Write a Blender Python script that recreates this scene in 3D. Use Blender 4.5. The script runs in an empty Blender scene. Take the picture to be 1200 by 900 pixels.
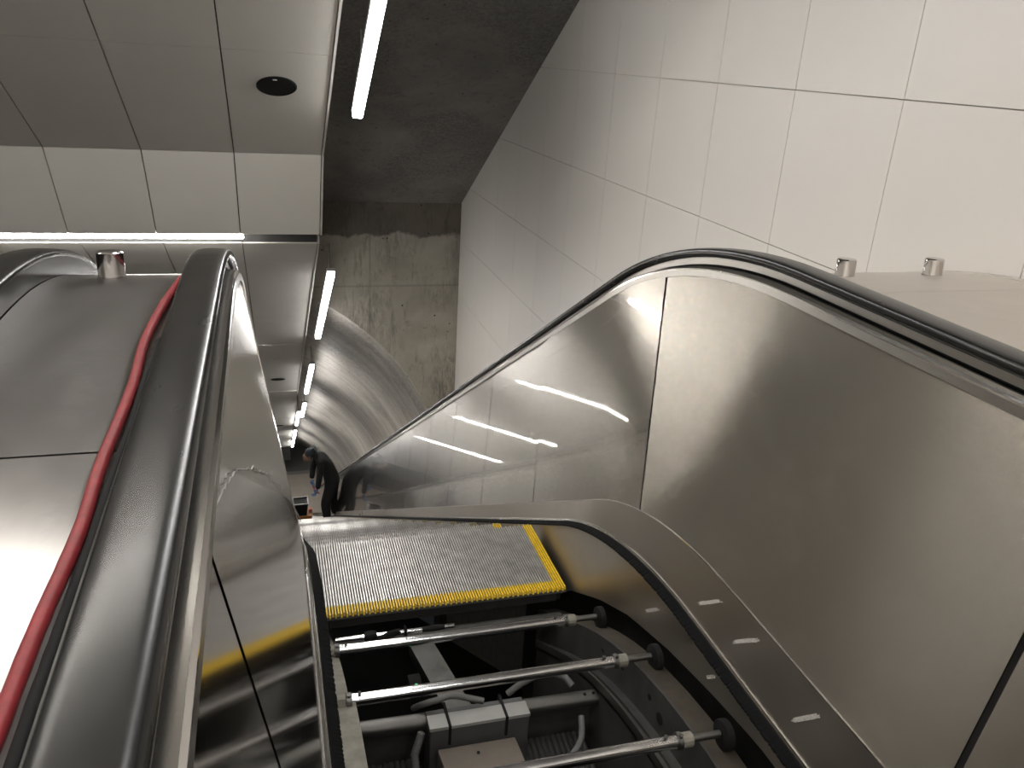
import bpy, bmesh, math, random
from mathutils import Vector, Matrix
random.seed(7)
S = bpy.context.scene
COL = S.collection
TA = 0.58                      # tangent of the incline
ANG = math.atan(TA)
CX = 0.505                     # centre line of the open escalator
YEND = 24.0

# ------------------------------------------------------------------ materials
def mat(name):
    m = bpy.data.materials.new(name); m.use_nodes = True
    nt = m.node_tree; b = nt.nodes['Principled BSDF']
    return m, nt, b
def N(nt, t, **kw):
    n = nt.nodes.new(t)
    for k, v in kw.items(): setattr(n, k, v)
    return n
def coords(nt, scale=(1, 1, 1), rot=(0, 0, 0)):
    g = N(nt, 'ShaderNodeNewGeometry'); mp = N(nt, 'ShaderNodeMapping')
    mp.inputs['Scale'].default_value = scale; mp.inputs['Rotation'].default_value = rot
    nt.links.new(g.outputs['Position'], mp.inputs['Vector'])
    return mp.outputs['Vector']
def noise(nt, vec, scale, detail=4, rough=.55, dist=0):
    n = N(nt, 'ShaderNodeTexNoise'); n.inputs['Scale'].default_value = scale
    n.inputs['Detail'].default_value = detail; n.inputs['Roughness'].default_value = rough
    n.inputs['Distortion'].default_value = dist
    nt.links.new(vec, n.inputs['Vector']); return n.outputs['Fac']
def ramp(nt, fac, stops):
    r = N(nt, 'ShaderNodeValToRGB'); e = r.color_ramp.elements
    while len(e) < len(stops): e.new(.5)
    for i, (p, c) in enumerate(stops):
        e[i].position = p
        e[i].color = (c, c, c, 1) if not isinstance(c, tuple) else (*c, 1)
    nt.links.new(fac, r.inputs['Fac']); return r.outputs['Color']
def mixc(nt, a, b, f, mode='MIX'):
    m = N(nt, 'ShaderNodeMix', data_type='RGBA', blend_type=mode)
    for s, v in ((m.inputs[6], a), (m.inputs[7], b), (m.inputs[0], f)):
        if hasattr(v, 'links'): nt.links.new(v, s)
        elif isinstance(v, tuple): s.default_value = (*v, 1)
        else: s.default_value = v
    return m.outputs[2]
def bump(nt, b, h, strength=.2, dist=.002):
    n = N(nt, 'ShaderNodeBump'); n.inputs['Strength'].default_value = strength
    n.inputs['Distance'].default_value = dist
    nt.links.new(h, n.inputs['Height']); nt.links.new(n.outputs['Normal'], b.inputs['Normal'])

def plain(name, col, rough=.5, metal=0, var=.12, sc=12, bmp=0):
    m, nt, b = mat(name)
    v = coords(nt)
    f = noise(nt, v, sc)
    c = ramp(nt, f, [(.3, tuple(x*(1-var) for x in col)), (.7, tuple(min(1, x*(1+var)) for x in col))])
    nt.links.new(c, b.inputs['Base Color'])
    b.inputs['Roughness'].default_value = rough; b.inputs['Metallic'].default_value = metal
    if bmp: bump(nt, b, noise(nt, v, sc*6), bmp)
    return m

def steel(name, col, r0, r1, smudge=.12, scr=.1, brush=(1, 1, 1), bstr=.02, stain=.0, aniso=0, tang=(0, 0, 1)):
    m, nt, b = mat(name)
    v = coords(nt)
    v2 = coords(nt, (3, 1, 2), (.3, .6, .2))
    f = noise(nt, v2, 1.6, 5, .6, .8)                # broad smudges
    w = noise(nt, coords(nt, (1, 1, 1.6), (.5, .2, 0)), 7, 7, .7, .35)                 # wiping marks
    fine = noise(nt, coords(nt, brush), 60, 3, .6)    # brushing
    col_a = mixc(nt, tuple(c*(1-smudge) for c in col), col, ramp(nt, f, [(.25, 0.0), (.75, 1.0)]))
    col_b = mixc(nt, col_a, tuple(c*(1-stain) for c in col), ramp(nt, w, [(.52, 0.0), (.6, 1.0)]))
    nt.links.new(col_b, b.inputs['Base Color'])
    mr = N(nt, 'ShaderNodeMapRange'); mr.inputs['To Min'].default_value = r0; mr.inputs['To Max'].default_value = r1
    mr.inputs['From Min'].default_value = .3; mr.inputs['From Max'].default_value = .7
    mx = N(nt, 'ShaderNodeMath', operation='ADD'); nt.links.new(f, mx.inputs[0])
    mu = N(nt, 'ShaderNodeMath', operation='MULTIPLY'); nt.links.new(w, mu.inputs[0]); mu.inputs[1].default_value = scr*3
    nt.links.new(mu.outputs[0], mx.inputs[1])
    s2 = N(nt, 'ShaderNodeMath', operation='SUBTRACT'); nt.links.new(mx.outputs[0], s2.inputs[0]); s2.inputs[1].default_value = scr*1.5
    nt.links.new(s2.outputs[0], mr.inputs['Value'])
    nt.links.new(mr.outputs['Result'], b.inputs['Roughness'])
    b.inputs['Metallic'].default_value = 1
    bump(nt, b, fine, bstr, .0006)
    if aniso:
        b.inputs['Anisotropic'].default_value = aniso
        c3 = N(nt, 'ShaderNodeCombineXYZ')
        for i in range(3): c3.inputs[i].default_value = tang[i]
        nt.links.new(c3.outputs[0], b.inputs['Tangent'])
    return m

M = {}
def film(m):
    nt = m.node_tree; b = nt.nodes['Principled BSDF']
    g = N(nt, 'ShaderNodeNewGeometry'); sx = N(nt, 'ShaderNodeSeparateXYZ'); nt.links.new(g.outputs['Position'], sx.inputs[0])
    a = N(nt, 'ShaderNodeMath', operation='MULTIPLY_ADD'); nt.links.new(sx.outputs['Z'], a.inputs[0]); a.inputs[1].default_value = 1.6
    nt.links.new(sx.outputs['Y'], a.inputs[2])
    mr = N(nt, 'ShaderNodeMapRange'); nt.links.new(a.outputs[0], mr.inputs['Value'])
    mr.inputs['From Min'].default_value = .175; mr.inputs['From Max'].default_value = .185
    mr.inputs['To Min'].default_value = .105; mr.inputs['To Max'].default_value = .25
    nt.links.new(mr.outputs['Result'], b.inputs['Roughness'])
TI = (0, math.sin(ANG), math.cos(ANG))
M['panel'] = steel('brushed_panel_steel', (.48, .45, .405), .262, .268, .12, .03, (1, 1, 14), .0, .0, 1.0)
M['panel_slope'] = steel('brushed_panel_steel_slope', (.46, .435, .395), .25, .256, .10, .02, (1, 5, 8), .0, .0, .93, TI)
film(M['panel_film']) if 'panel_film' in M else None
_b = M['panel_slope'].node_tree.nodes['Principled BSDF']; _b.inputs['Coat Weight'].default_value = 1; _b.inputs['Coat Roughness'].default_value = .04; _b.inputs['Coat IOR'].default_value = 1.7
M['panel_film'] = steel('mirror_panel_steel', (.60, .575, .54), .09, .13, .08, .1, (1, 12, 12), .01, .05)
film(M['panel_film'])
M['skirt'] = steel('skirt_steel', (.42, .39, .35), .27, .36, .12, .12, (1, 1, 14), .02, .06, .8)
M['trim'] = steel('trim_steel', (.40, .385, .36), .30, .38, .08, .05, (1, 1, 20), .02)
M['ledge'] = steel('ledge_steel', (.24, .23, .215), .20, .22, .08, .05)
M['edge'] = steel('polished_edge_steel', (.85, .83, .80), .10, .16, .03, .03)
M['deck'] = steel('worn_deck_steel', (.45, .435, .42), .28, .35, .30, .1, (1, 1, 1), .0, .2, .96, (1, 0, 0))
M['chrome'] = steel('bright_tube_steel', (.86, .86, .87), .12, .20, .1, .1, (1, 20, 20), .02, .1)
M['deck_reflect'] = steel('deck_steel_wall_reflect', (.74, .70, .65), .42, .50, .06, .05)  # same steel as the left deck, base lightened for the white wall's reflection
M['galv'] = steel('galvanised_steel', (.17, .167, .158), .42, .55, .25, .3, (4, 4, 4), .05, .3)
M['galv_light'] = plain('zinc_plate', (.22, .21, .175), .6, .2, .25, 26, .1)
M['knob'] = steel('machined_knob_steel', (.62, .60, .58), .12, .16, .05, .05, (2.5, 2.5, .1), .9)
M['tread'] = plain('cast_aluminium_tread', (.60, .585, .56), .42, .75, .18, 25, .08)
M['groove'] = plain('dark_tread_groove', (.10, .10, .10), .7, .2, .2, 25)
M['yellow'] = plain('yellow_demarcation', (.78, .53, .03), .45, 0, .18, 60)
M['white_paint'] = plain('white_wall_panel', (.63, .60, .56), .45, 0, .015, 2)
M['wall_back'] = plain('panel_joint_grey', (.50, .47, .43), .8)
M['ceil_panel'] = plain('grey_ceiling_panel', (.66, .64, .60), .6, .0, .02, 4)
M['ceil_dark'] = plain('ceiling_joint_black', (.03, .03, .03), .8)
M['ceil_edge'] = plain('pale_ceiling_edge', (.52, .50, .47), .55)
M['black'] = plain('matt_black', (.006, .006, .0065), .75)
M['black'].node_tree.nodes['Principled BSDF'].inputs['Specular IOR Level'].default_value = .25
M['bristle'] = plain('black_bristle', (.0035, .0035, .004), .9, 0, .3, 200)
M['bristle'].node_tree.nodes['Principled BSDF'].inputs['Specular IOR Level'].default_value = .15
M['frame_dark'] = plain('oily_dark_steel', (.012, .0115, .011), .85, 0, .35, 18)
M['frame_grey'] = plain('grey_frame_steel', (.038, .038, .037), .65, .1, .3, 14)
M['track'] = plain('brownish_track_steel', (.045, .037, .026), .7, .2, .3, 20)
M['box_grey'] = plain('grey_box_paint', (.075, .075, .075), .5, .2, .1, 12)
M['box_top'] = plain('pale_box_lid', (.30, .30, .29), .55, .2, .05, 12)
M['kraft'] = plain('tan_box', (.15, .13, .11), .7, 0, .08, 20)
M['conduit'] = plain('grey_conduit', (.10, .10, .10), .6, 0, .1, 40)
M['red_tube'] = plain('red_rubber', (.22, .018, .022), .5, 0, .2, 60, .1)
M['skin'] = plain('skin', (.20, .115, .08), .6)
M['cloth'] = plain('black_workwear', (.008, .008, .009), .9, 0, .3, 30)
M['hat'] = plain('charcoal_cap', (.020, .025, .031), .85, 0, .3, 60)
M['glove'] = plain('blue_glove', (.10, .17, .32), .55)
M['glovered'] = plain('red_grip', (.45, .07, .05), .5)
M['shoe'] = plain('work_shoe', (.03, .028, .026), .6)
M['orange'] = plain('orange_crate', (.34, .13, .04), .6)
M['rag'] = plain('white_rag', (.62, .60, .57), .9, 0, .15, 40)
M['pink'] = plain('salmon_cloth', (.65, .20, .13), .8)
M['floor'] = plain('pale_landing_tile', (.42, .385, .34), .45, 0, .06, 3)
M['floor_dark'] = plain('dark_mat', (.19, .165, .14), .8)
M['chalk'] = plain('chalk', (.62, .60, .57), .9, 0, .3, 300)
M['hallwall'] = plain('hall_wall', (.13, .125, .12), .6)

def rubber():
    m, nt, b = mat('handrail_rubber'); v = coords(nt)
    f = noise(nt, coords(nt, (6, 1, 1)), 3, 5, .6, .6)
    nt.links.new(ramp(nt, f, [(.3, (.005, .005, .0055)), (.7, (.013, .0125, .012))]), b.inputs['Base Color'])
    b.inputs['Roughness'].default_value = .2
    nt.links.new(ramp(nt, noise(nt, coords(nt, (2, 1, 1)), 9, 4, .6, .2), [(.2, .21), (.8, .29)]), b.inputs['Roughness'])
    b.inputs['Specular IOR Level'].default_value = .34
    return m
M['rubber'] = rubber()

def concrete(name, c0, c1, sc=1.5, streak=None, dark_above=None, lines=()):
    m, nt, b = mat(name)
    v = coords(nt, streak or (1, 1, 1), (ANG if streak else 0, 0, 0))
    f = noise(nt, v, sc, 8, .62, .6)
    f2 = noise(nt, coords(nt), 9, 8, .7, .4)
    c = mixc(nt, c0, c1, ramp(nt, f, [(.34, 0.0), (.66, 1.0)]))
    c = mixc(nt, c, tuple(x*.45 for x in c0), ramp(nt, f2, [(.58, 0.0), (.72, .7)]))
    bl = noise(nt, coords(nt, (1, 1, .7), (0, 0, .4)), 1.15, 3, .5); bf = noise(nt, coords(nt, (14, 14, 3)), 3, 8, .8, .2)
    pm = N(nt, 'ShaderNodeMath', operation='MULTIPLY'); nt.links.new(ramp(nt, bl, [(.47, 0.0), (.60, 1.0)]), pm.inputs[0]); nt.links.new(ramp(nt, bf, [(.42, 0.0), (.60, 1.0)]), pm.inputs[1])
    c = mixc(nt, c, tuple(x*.55 for x in c0), pm.outputs[0])
    vs = noise(nt, coords(nt, (7, 7, 1.2)), 2.2, 7, .7, .3)
    c = mixc(nt, c, tuple(x*.5 for x in c0), ramp(nt, vs, [(.54, 0.0), (.66, .55)]))
    spk = N(nt, 'ShaderNodeTexVoronoi'); spk.inputs['Scale'].default_value = 7
    nt.links.new(coords(nt), spk.inputs['Vector'])
    c = mixc(nt, c, (.012, .012, .012), ramp(nt, spk.outputs['Distance'], [(.05, 1.0), (.075, 0.0)]))
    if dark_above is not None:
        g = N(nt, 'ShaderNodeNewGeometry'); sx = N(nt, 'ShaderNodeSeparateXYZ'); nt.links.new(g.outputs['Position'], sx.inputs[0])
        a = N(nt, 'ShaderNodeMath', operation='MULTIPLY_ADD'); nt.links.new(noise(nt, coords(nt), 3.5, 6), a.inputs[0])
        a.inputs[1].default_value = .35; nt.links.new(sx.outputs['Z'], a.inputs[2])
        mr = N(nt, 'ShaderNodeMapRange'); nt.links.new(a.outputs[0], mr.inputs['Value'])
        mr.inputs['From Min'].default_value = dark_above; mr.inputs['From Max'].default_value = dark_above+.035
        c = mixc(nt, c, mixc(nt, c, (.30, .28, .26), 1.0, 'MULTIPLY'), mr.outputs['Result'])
        for axis, pos in lines:
            d = N(nt, 'ShaderNodeMath', operation='SUBTRACT'); nt.links.new(sx.outputs[axis], d.inputs[0]); d.inputs[1].default_value = pos
            ab = N(nt, 'ShaderNodeMath', operation='ABSOLUTE'); nt.links.new(d.outputs[0], ab.inputs[0])
            c = mixc(nt, c, tuple(x*.35 for x in c0), ramp(nt, ab.outputs[0], [(.004, .35), (.014, 0.0)]))
    nt.links.new(c, b.inputs['Base Color'])
    b.inputs['Roughness'].default_value = .62
    bump(nt, b, f2, .35, .01)
    return m
M['slab'] = concrete('dark_slab_concrete', (.085, .081, .073), (.165, .155, .14), 1.1)
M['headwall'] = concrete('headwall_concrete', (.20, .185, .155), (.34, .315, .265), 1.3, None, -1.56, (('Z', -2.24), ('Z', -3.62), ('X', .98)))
M['vault'] = concrete('tunnel_vault_concrete', (.30, .28, .245), (.46, .43, .385), 1.1, (.45, 5, .45))  # streaks along the arc paint the banding of the bar light into the tone

def emit(name, col, s):
    m, nt, b = mat(name)
    b.inputs['Base Color'].default_value = (.8, .8, .8, 1)
    b.inputs['Emission Color'].default_value = (*col, 1); b.inputs['Emission Strength'].default_value = s
    return m
M['strip'] = emit('cool_white_tube', (1, .975, .95), 92)
M['led'] = emit('warm_led_strip', (1, .95, .88), 150)
M['dim'] = emit('dim_panel', (1, .95, .88), 5)
M['green'] = emit('green_indicator', (.05, 1, .3), 3)

# ------------------------------------------------------------------ mesh helpers
class MB:
    def __init__(s): s.v = []; s.f = []; s.m = []
    def add(s, vs, fs, mi=0):
        o = len(s.v); s.v += [tuple(v) for v in vs]
        s.f += [tuple(i+o for i in f) for f in fs]; s.m += [mi]*len(fs)
    def box(s, x0, x1, y0, y1, z0, z1, mi=0):
        s.hexa([(x0,y0,z0),(x1,y0,z0),(x1,y1,z0),(x0,y1,z0),(x0,y0,z1),(x1,y0,z1),(x1,y1,z1),(x0,y1,z1)], mi)
    def hexa(s, p, mi=0):
        s.add(p, [(0,3,2,1),(4,5,6,7),(0,1,5,4),(1,2,6,5),(2,3,7,6),(3,0,4,7)], mi)
    def tube(s, pts, r, n=14, mi=0, caps=True):
        pts = [Vector(p) for p in pts]; rs = r if isinstance(r, (list, tuple)) else [r]*len(pts)
        rings = []; up = None
        for i, p in enumerate(pts):
            t = (pts[min(i+1, len(pts)-1)]-pts[max(i-1, 0)]).normalized()
            if up is None:
                up = Vector((0, 0, 1)) if abs(t.z) < .9 else Vector((1, 0, 0))
            a = t.cross(up).normalized(); bb = a.cross(t).normalized(); up = bb
            rings.append([p+(a*math.cos(2*math.pi*k/n)+bb*math.sin(2*math.pi*k/n))*rs[i] for k in range(n)])
        s.loft(rings, mi, caps)
    def loft(s, rings, mi=0, caps=True, closed=True):
        n = len(rings[0]); vs = [v for r in rings for v in r]; fs = []
        for i in range(len(rings)-1):
            for k in range(n if closed else n-1):
                k2 = (k+1) % n
                fs.append((i*n+k, i*n+k2, (i+1)*n+k2, (i+1)*n+k))
        if caps and closed:
            fs.append(tuple(range(n-1, -1, -1))); fs.append(tuple((len(rings)-1)*n+k for k in range(n)))
        s.add(vs, fs, mi)
    def lathe(s, c, axis, prof, n=28, mi=0):
        ax = Vector(axis).normalized(); u = ax.orthogonal().normalized(); w = ax.cross(u); c = Vector(c)
        s.loft([[c+ax*h+(u*math.cos(2*math.pi*k/n)+w*math.sin(2*math.pi*k/n))*r for k in range(n)] for h, r in prof], mi)
def link(name, me, mats, parent=None, loc=None, smooth=35):
    for m in (mats if isinstance(mats, (list, tuple)) else [mats]): me.materials.append(M[m] if isinstance(m, str) else m)
    o = bpy.data.objects.new(name, me); COL.objects.link(o)
    if smooth:
        me.polygons.foreach_set('use_smooth', [True]*len(me.polygons)); me.set_sharp_from_angle(angle=math.radians(smooth))
    if parent is not None: o.parent = parent
    return o
def world_loc(o):
    l = Vector((0, 0, 0))
    while o is not None: l += o.location; o = o.parent
    return l
def build(name, mb, mats, parent=None, loc=None, smooth=35, bevel=0):
    """verts are in world coordinates; the origin goes to loc (top-level) or to the parent's"""
    me = bpy.data.meshes.new(name)
    off = world_loc(parent) if parent is not None else Vector(loc or (0, 0, 0))
    me.from_pydata([Vector(v)-off for v in mb.v], [], mb.f)
    me.polygons.foreach_set('material_index', mb.m)
    bm = bmesh.new(); bm.from_mesh(me); bmesh.ops.recalc_face_normals(bm, faces=bm.faces); bm.to_mesh(me); bm.free()
    o = link(name, me, mats, parent, smooth=smooth)
    if parent is None: o.location = off
    if bevel:
        b = o.modifiers.new('bevel', 'BEVEL'); b.width = bevel; b.segments = 2; b.limit_method = 'ANGLE'; b.angle_limit = math.radians(40)
    return o
def thing(name, label, cat, loc, group=None):
    o = bpy.data.objects.new(name, None); COL.objects.link(o); o.location = loc
    o.empty_display_size = .05
    return tag(o, label, cat, group)
def tag(o, label, cat, group=None, kind=None):
    o['label'] = label; o['category'] = cat
    if group: o['group'] = group
    if kind: o['kind'] = kind
    return o
def struct(o, label=None):
    o['kind'] = 'structure'
    if label: o['label'] = label
    return o
def copy_tree(o, parent=None):
    c = o.copy(); COL.objects.link(c)
    if parent is not None: c.parent = parent
    for ch in list(o.children): copy_tree(ch, c)
    return c

# ------------------------------------------------------------------ side profiles of the escalator
Y0 = -1.3
class Path:
    """level, arc, incline in the YZ plane; s in [-1,0] level, [0,1] arc, >1 metres down the incline"""
    def __init__(s, z0, yk, T): s.z0, s.yk, s.T = z0, yk, T; s.R = T/math.tan(ANG/2)
    def at(s, q):
        ys = s.yk-s.T
        if q <= -.1: return Vector((0, 1.3-(-q-.1)/.9*(1.3-Y0), s.z0)), 0.0
        if q <= 0: return Vector((0, 1.3+(q+.1)/.1*(ys-1.3), s.z0)), 0.0
        a = min(q, 1)*ANG
        y = ys+s.R*math.sin(a); z = s.z0-s.R*(1-math.cos(a))
        if q > 1: y += (q-1)*math.cos(ANG); z -= (q-1)*math.sin(ANG)
        return Vector((0, y, z)), a
    def off(s, q, x, n):
        p, a = s.at(q)
        return Vector((x, p.y+n*math.sin(a), p.z+n*math.cos(a)))
def samples(a, b, fine=14):
    q = {a, b}
    q |= {k/fine for k in range(fine+1)}
    q |= {-1, -.5, -.1, -.05}
    q |= {1+k for k in range(1, 27)}
    return [x for x in sorted(q) if a-1e-9 <= x <= b+1e-9]
QE = 1+(YEND-2.4)/math.cos(ANG)
P_HR = Path(-.385, 2.026, .52)
P_DK = Path(-1.075, 1.777, .40)
P_BR = Path(-1.228, 1.912, .455)
P_AX = Path(-1.325, 1.54, .45)

def sweep(mb, path, prof, qs, mi=0, X=lambda w: w, closed=True):
    mb.loft([[path.off(q, X(w), n) for w, n in prof] for q in qs], mi, closed, closed)
def ruled(mb, pa, xa, na, pb, xb, nb, qs, X, th=.004, mi=0, rows=2):
    rings = []
    for q in qs:
        a = pa.off(q, X(xa), na); b = pb.off(q, X(xb), nb)
        a2 = pa.off(q, X(xa+th), na); b2 = pb.off(q, X(xb+th), nb)
        rings.append([a, b, b2, a2])
    mb.loft(rings, mi, True)

HRP = [(-.020,-.0215),(-.029,-.022),(-.0345,-.018),(-.0355,-.011),(-.034,-.005),(-.029,-.001),(-.018,.0012),(0,.0018),
       (.018,.0012),(.029,-.001),(.034,-.005),(.0355,-.011),(.0345,-.018),(.029,-.022),(.020,-.0215),(.020,-.016),(.028,-.014),(.0285,-.008),(-.0285,-.008),(-.028,-.014),(-.020,-.016)]
def handrail(C, sgn, label):
    X = lambda w: C+sgn*w
    mb = MB(); qs = samples(-1, QE)
    rings = [[P_HR.off(q, X(.620+w), n) for w, n in HRP] for q in qs]
    # the rail turns down round its newel behind the viewer
    p0 = P_HR.at(-1)[0]; R = .33; pre = []
    for k in range(14, 0, -1):
        a = math.radians(k*180/14)
        pre.append([Vector((X(.620+w), p0.y-(R+n)*math.sin(a), p0.z-R+(R+n)*math.cos(a))) for w, n in HRP])
    mb.loft(pre+rings)
    o = build('handrail', mb, 'rubber', loc=(X(.62), 0, -.385), smooth=50)
    return tag(o, label, 'handrail', None)

JOINTS = [-1, -.72, -.297, .59, 1.70] + [1.70+.90*k for k in range(1, 27)]
JOINTS = [j for j in JOINTS if j < QE-.4]+[QE]
def balustrade(C, sgn, label, panelmat='panel', detail=True):
    X = lambda w: C+sgn*w
    t = thing('escalator_balustrade', label, 'balustrade', (X(.5), 0, -1.25))
    qs = samples(-1, QE)
    g = .0022
    for a, b in zip(JOINTS[:-1], JOINTS[1:]):
        mb = MB()
        jt = .003*math.sin(a*7.3+1) if a > .3 else 0
        ruled(mb, P_HR, .572+jt, -.072, P_DK, .456, 0, samples(a+(g if a < 0 else (.0045 if a > 1 else .004)), b-(g if b < 0 else .004), 14), X)
        build('side_panel', mb, (panelmat if a < .3 else 'panel_slope'), t)
    # dark backing behind the joints
    mb = MB(); ruled(mb, P_HR, .5815, -.072, P_DK, .4625, 0, qs, X, .05); build('inner_frame', mb, 'frame_dark', t)
    # upright strip beneath the handrail, ledge and bright edge
    mb = MB(); sweep(mb, P_HR, [(.603,-.0225),(.6005,-.0235),(.6005,-.0405),(.6395,-.0405),(.6395,-.0235),(.637,-.0225)], qs, 0, X); build('handrail_guide', mb, 'trim', t)
    mb = MB(); sweep(mb, P_HR, [(.6045,-.0405),(.6045,-.0455),(.640,-.0455),(.640,-.0405)], qs, 0, X); build('shadow_gap', mb, 'black', t)
    mb = MB(); sweep(mb, P_HR, [(.602,-.0455),(.5745,-.0490),(.5705,-.0525),(.5690,-.0715),(.576,-.0735),(.602,-.0735)], qs, 0, X); build('top_trim', mb, 'trim', t, smooth=20)
    mb = MB(); sweep(mb, P_HR, [(.6015,-.0453),(.5752,-.0472),(.5755,-.0490),(.6015,-.0458)], qs, 0, X); build('trim_ledge', mb, 'ledge', t)
    mb = MB(); sweep(mb, P_HR, [(.5750,-.0472),(.5702,-.0512),(.5698,-.0545),(.5712,-.0545),(.5755,-.0505)], qs, 0, X); build('polished_edge', mb, 'edge', t)
    mb = MB(); sweep(mb, P_HR, [(.645,-.012),(.645,-.085),(.655,-.085),(.655,-.012)], qs, 0, X); build('outer_trim', mb, 'rubber', t)
    # lower deck strip, its weld line, brush and skirt
    mb = MB(); ruled(mb, P_DK, .4545, 0, P_BR, .440, 0.004, qs, X); build('inner_deck', mb, 'skirt', t)
    mb = MB(); sweep(mb, P_DK, [(.4538,-.0012),(.4534,.0012),(.4565,.0018),(.4565,-.0016)], qs, 0, X); build('deck_seam', mb, 'edge', t)
    mb = MB(); sweep(mb, P_BR, [(.4415,.007),(.4365,.006),(.4335,-.002),(.4405,-.004)], qs, 0, X); build('brush_holder', mb, 'edge', t)
    # bristles: ragged ends
    mb = MB(); rings = []; rnd = random.Random(3)
    q = -1.0; step = .006/2.5
    lst = []
    while q < 3.2:
        lst.append(q); q += (.005/2.8 if q < -.1 else .005 if q < 0 else (.009 if q < 1 else .008))
    lst += samples(4, QE)
    for i, q in enumerate(lst):
        j = (.0035*rnd.random() if i % 2 else .0005*rnd.random())
        rings.append([P_BR.off(q, X(w), n) for w, n in [(.4405,-.003),(.430,-.001),(.4115+j,-.012),(.4100+j,-.0165),(.425,-.012),(.4405,-.012)]])
    mb.loft(rings); build('brush', mb, 'bristle', t, smooth=0)
    bot = [(-1.3,-1.285),(1.0,-1.285),(1.118,-1.290),(1.308,-1.322),(1.518,-1.368),(1.75,-1.436),(1.951,-1.525),(2.192,-1.66),(2.42,-1.86),(2.7,-2.06),(YEND,-2.06-TA*(YEND-2.7))]
    def zb(y):
        for (a, za), (b, zb_) in zip(bot[:-1], bot[1:]):
            if y <= b: return za+(zb_-za)*(y-a)/(b-a)
        return bot[-1][1]
    mb = MB(); rings = []
    ys = [Y0, 0, .6, 1.0]+[1.1+.06*k for k in range(28)]+[3+k for k in range(0, 22)]
    for y in ys:
        # brush height at this y
        lo, hi = -1.0, QE
        for _ in range(40):
            md = (lo+hi)/2
            if P_BR.at(md)[0].y < y: lo = md
            else: hi = md
        zt = P_BR.at(lo)[0].z-.006
        rings.append([Vector((X(.424), y, zt)), Vector((X(.4225), y, zb(y))), Vector((X(.4265), y, zb(y))), Vector((X(.428), y, zt))])
    mb.loft(rings); build('skirt_panel', mb, 'skirt', t)
    return t
handrail(CX, -1, 'broad black rubber handrail in the left foreground, running over the crest beside a red tube')
handrail(CX, 1, 'black rubber handrail along the right balustrade, arching over its crest and down the slope')
handrail(-1.075, 1, 'black handrail of the neighbouring escalator, only its crest showing at the left edge')
bl = balustrade(CX, -1, 'left balustrade of mirror-like steel panels next to the black brush and steps', 'panel_film')
br = balustrade(CX, 1, 'tall right balustrade of brushed steel panels descending beside the white wall')
balustrade(-1.075, 1, 'steel balustrade of the neighbouring escalator, beyond the wide steel deck at far left')

# crinkled edge where the protective film on the left panel ends
fe = [(.82,-.457),(.874,-.470),(.95,-.495),(1.027,-.521),(1.10,-.560),(1.18,-.600),(1.234,-.632),(1.32,-.68),(1.386,-.724),(1.47,-.785),(1.537,-.838),(1.60,-.89),(1.642,-.927),(1.69,-.97),(1.717,-.998),(1.745,-1.04)]
mb = MB(); rnd = random.Random(4); pts = []
for (ya, za), (yb_, zb__) in zip(fe[:-1], fe[1:]):
    for k in range(5):
        f = k/5; y_ = ya+(yb_-ya)*f; z_ = za+(zb__-za)*f
        pts.append((CX-.572+.1877*(-.457-z_)+.0022+rnd.random()*.002, y_+(rnd.random()-.5)*.005, z_+(rnd.random()-.5)*.005))
mb.tube(pts, [.0006+rnd.random()*.0009 for _ in pts], 6)
M['film_edge'] = plain('crinkled_clear_film', (.50, .49, .47), .25, .3, .3, 80)
o = build('film_edge', mb, 'film_edge', bl, smooth=0); o['label'] = 'crinkled edge of peeled protective film'

# chalk dashes on the right lower deck and skirt
def chalk(y0, z0, y1, z1, wf):
    rnd = random.Random(int(y0*1000)); mb = MB()
    for k in range(5):
        u0, u1 = rnd.random()*.12, 1-rnd.random()*.15; d = (k-2)*.0016; vs = []
        for u in (u0, u1):
            for e in (-.0006, .0006):
                z = z0+(z1-z0)*u+(d+e)*.6; y = y0+(y1-y0)*u+d+e
                vs.append((CX+wf(z)-.0009, y, z))
        mb.add(vs+[(v[0]+.0008, v[1], v[2]) for v in vs], [(0,1,3,2),(4,6,7,5),(0,4,5,1),(2,3,7,6),(0,2,6,4),(1,5,7,3)])
    build('chalk_mark', mb, 'chalk', br, smooth=0)
wd = lambda z: .440+.0145*(z+1.228)/.153
for a in ((1.455, -1.186, 1.37, -1.117), (1.295, -1.172, 1.215, -1.105), (1.065, -1.182, 1.003, -1.112)): chalk(*a, wd)
for a in ((1.66, -1.355, 1.589, -1.296), (1.335, -1.300, 1.30, -1.268)): chalk(*a, lambda z: .4222)

# ------------------------------------------------------------------ outer decks with their barrier knobs
def outer_deck(x0, x1, name_label, seam_q, n0, dm, qe=QE, x2=None):
    t = thing('deck_cover', name_label, 'deck', ((x0+x1)/2, 0, -.457))
    edges = [-1]+seam_q+[qe]
    for a, b in zip(edges[:-1], edges[1:]):
        mb = MB()
        sweep(mb, P_HR, [(x0,n0),(x1,n0),(x1,n0-.008),(x0,n0-.008)], samples(a+.0008, b-.0008), 0)
        build('deck_sheet', mb, dm, t)
    mb = MB(); sweep(mb, P_HR, [(x0,n0-.0085),(x1,n0-.0085),(x1,-.15),(x0,-.15)], samples(-1, qe)); build('deck_support', mb, 'frame_dark', t)
    if x2:
        mb = MB(); sweep(mb, P_HR, [(x0,n0),(x2,n0),(x2,n0-.008),(x0,n0-.008)], samples(qe+.002, QE)); build('deck_sheet', mb, dm, t)
        mb = MB(); sweep(mb, P_HR, [(x0,n0-.0085),(x2,n0-.0085),(x2,n0-.15),(x0,n0-.15)], samples(qe+.002, QE)); build('deck_support', mb, 'frame_dark', t)
    return t
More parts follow.
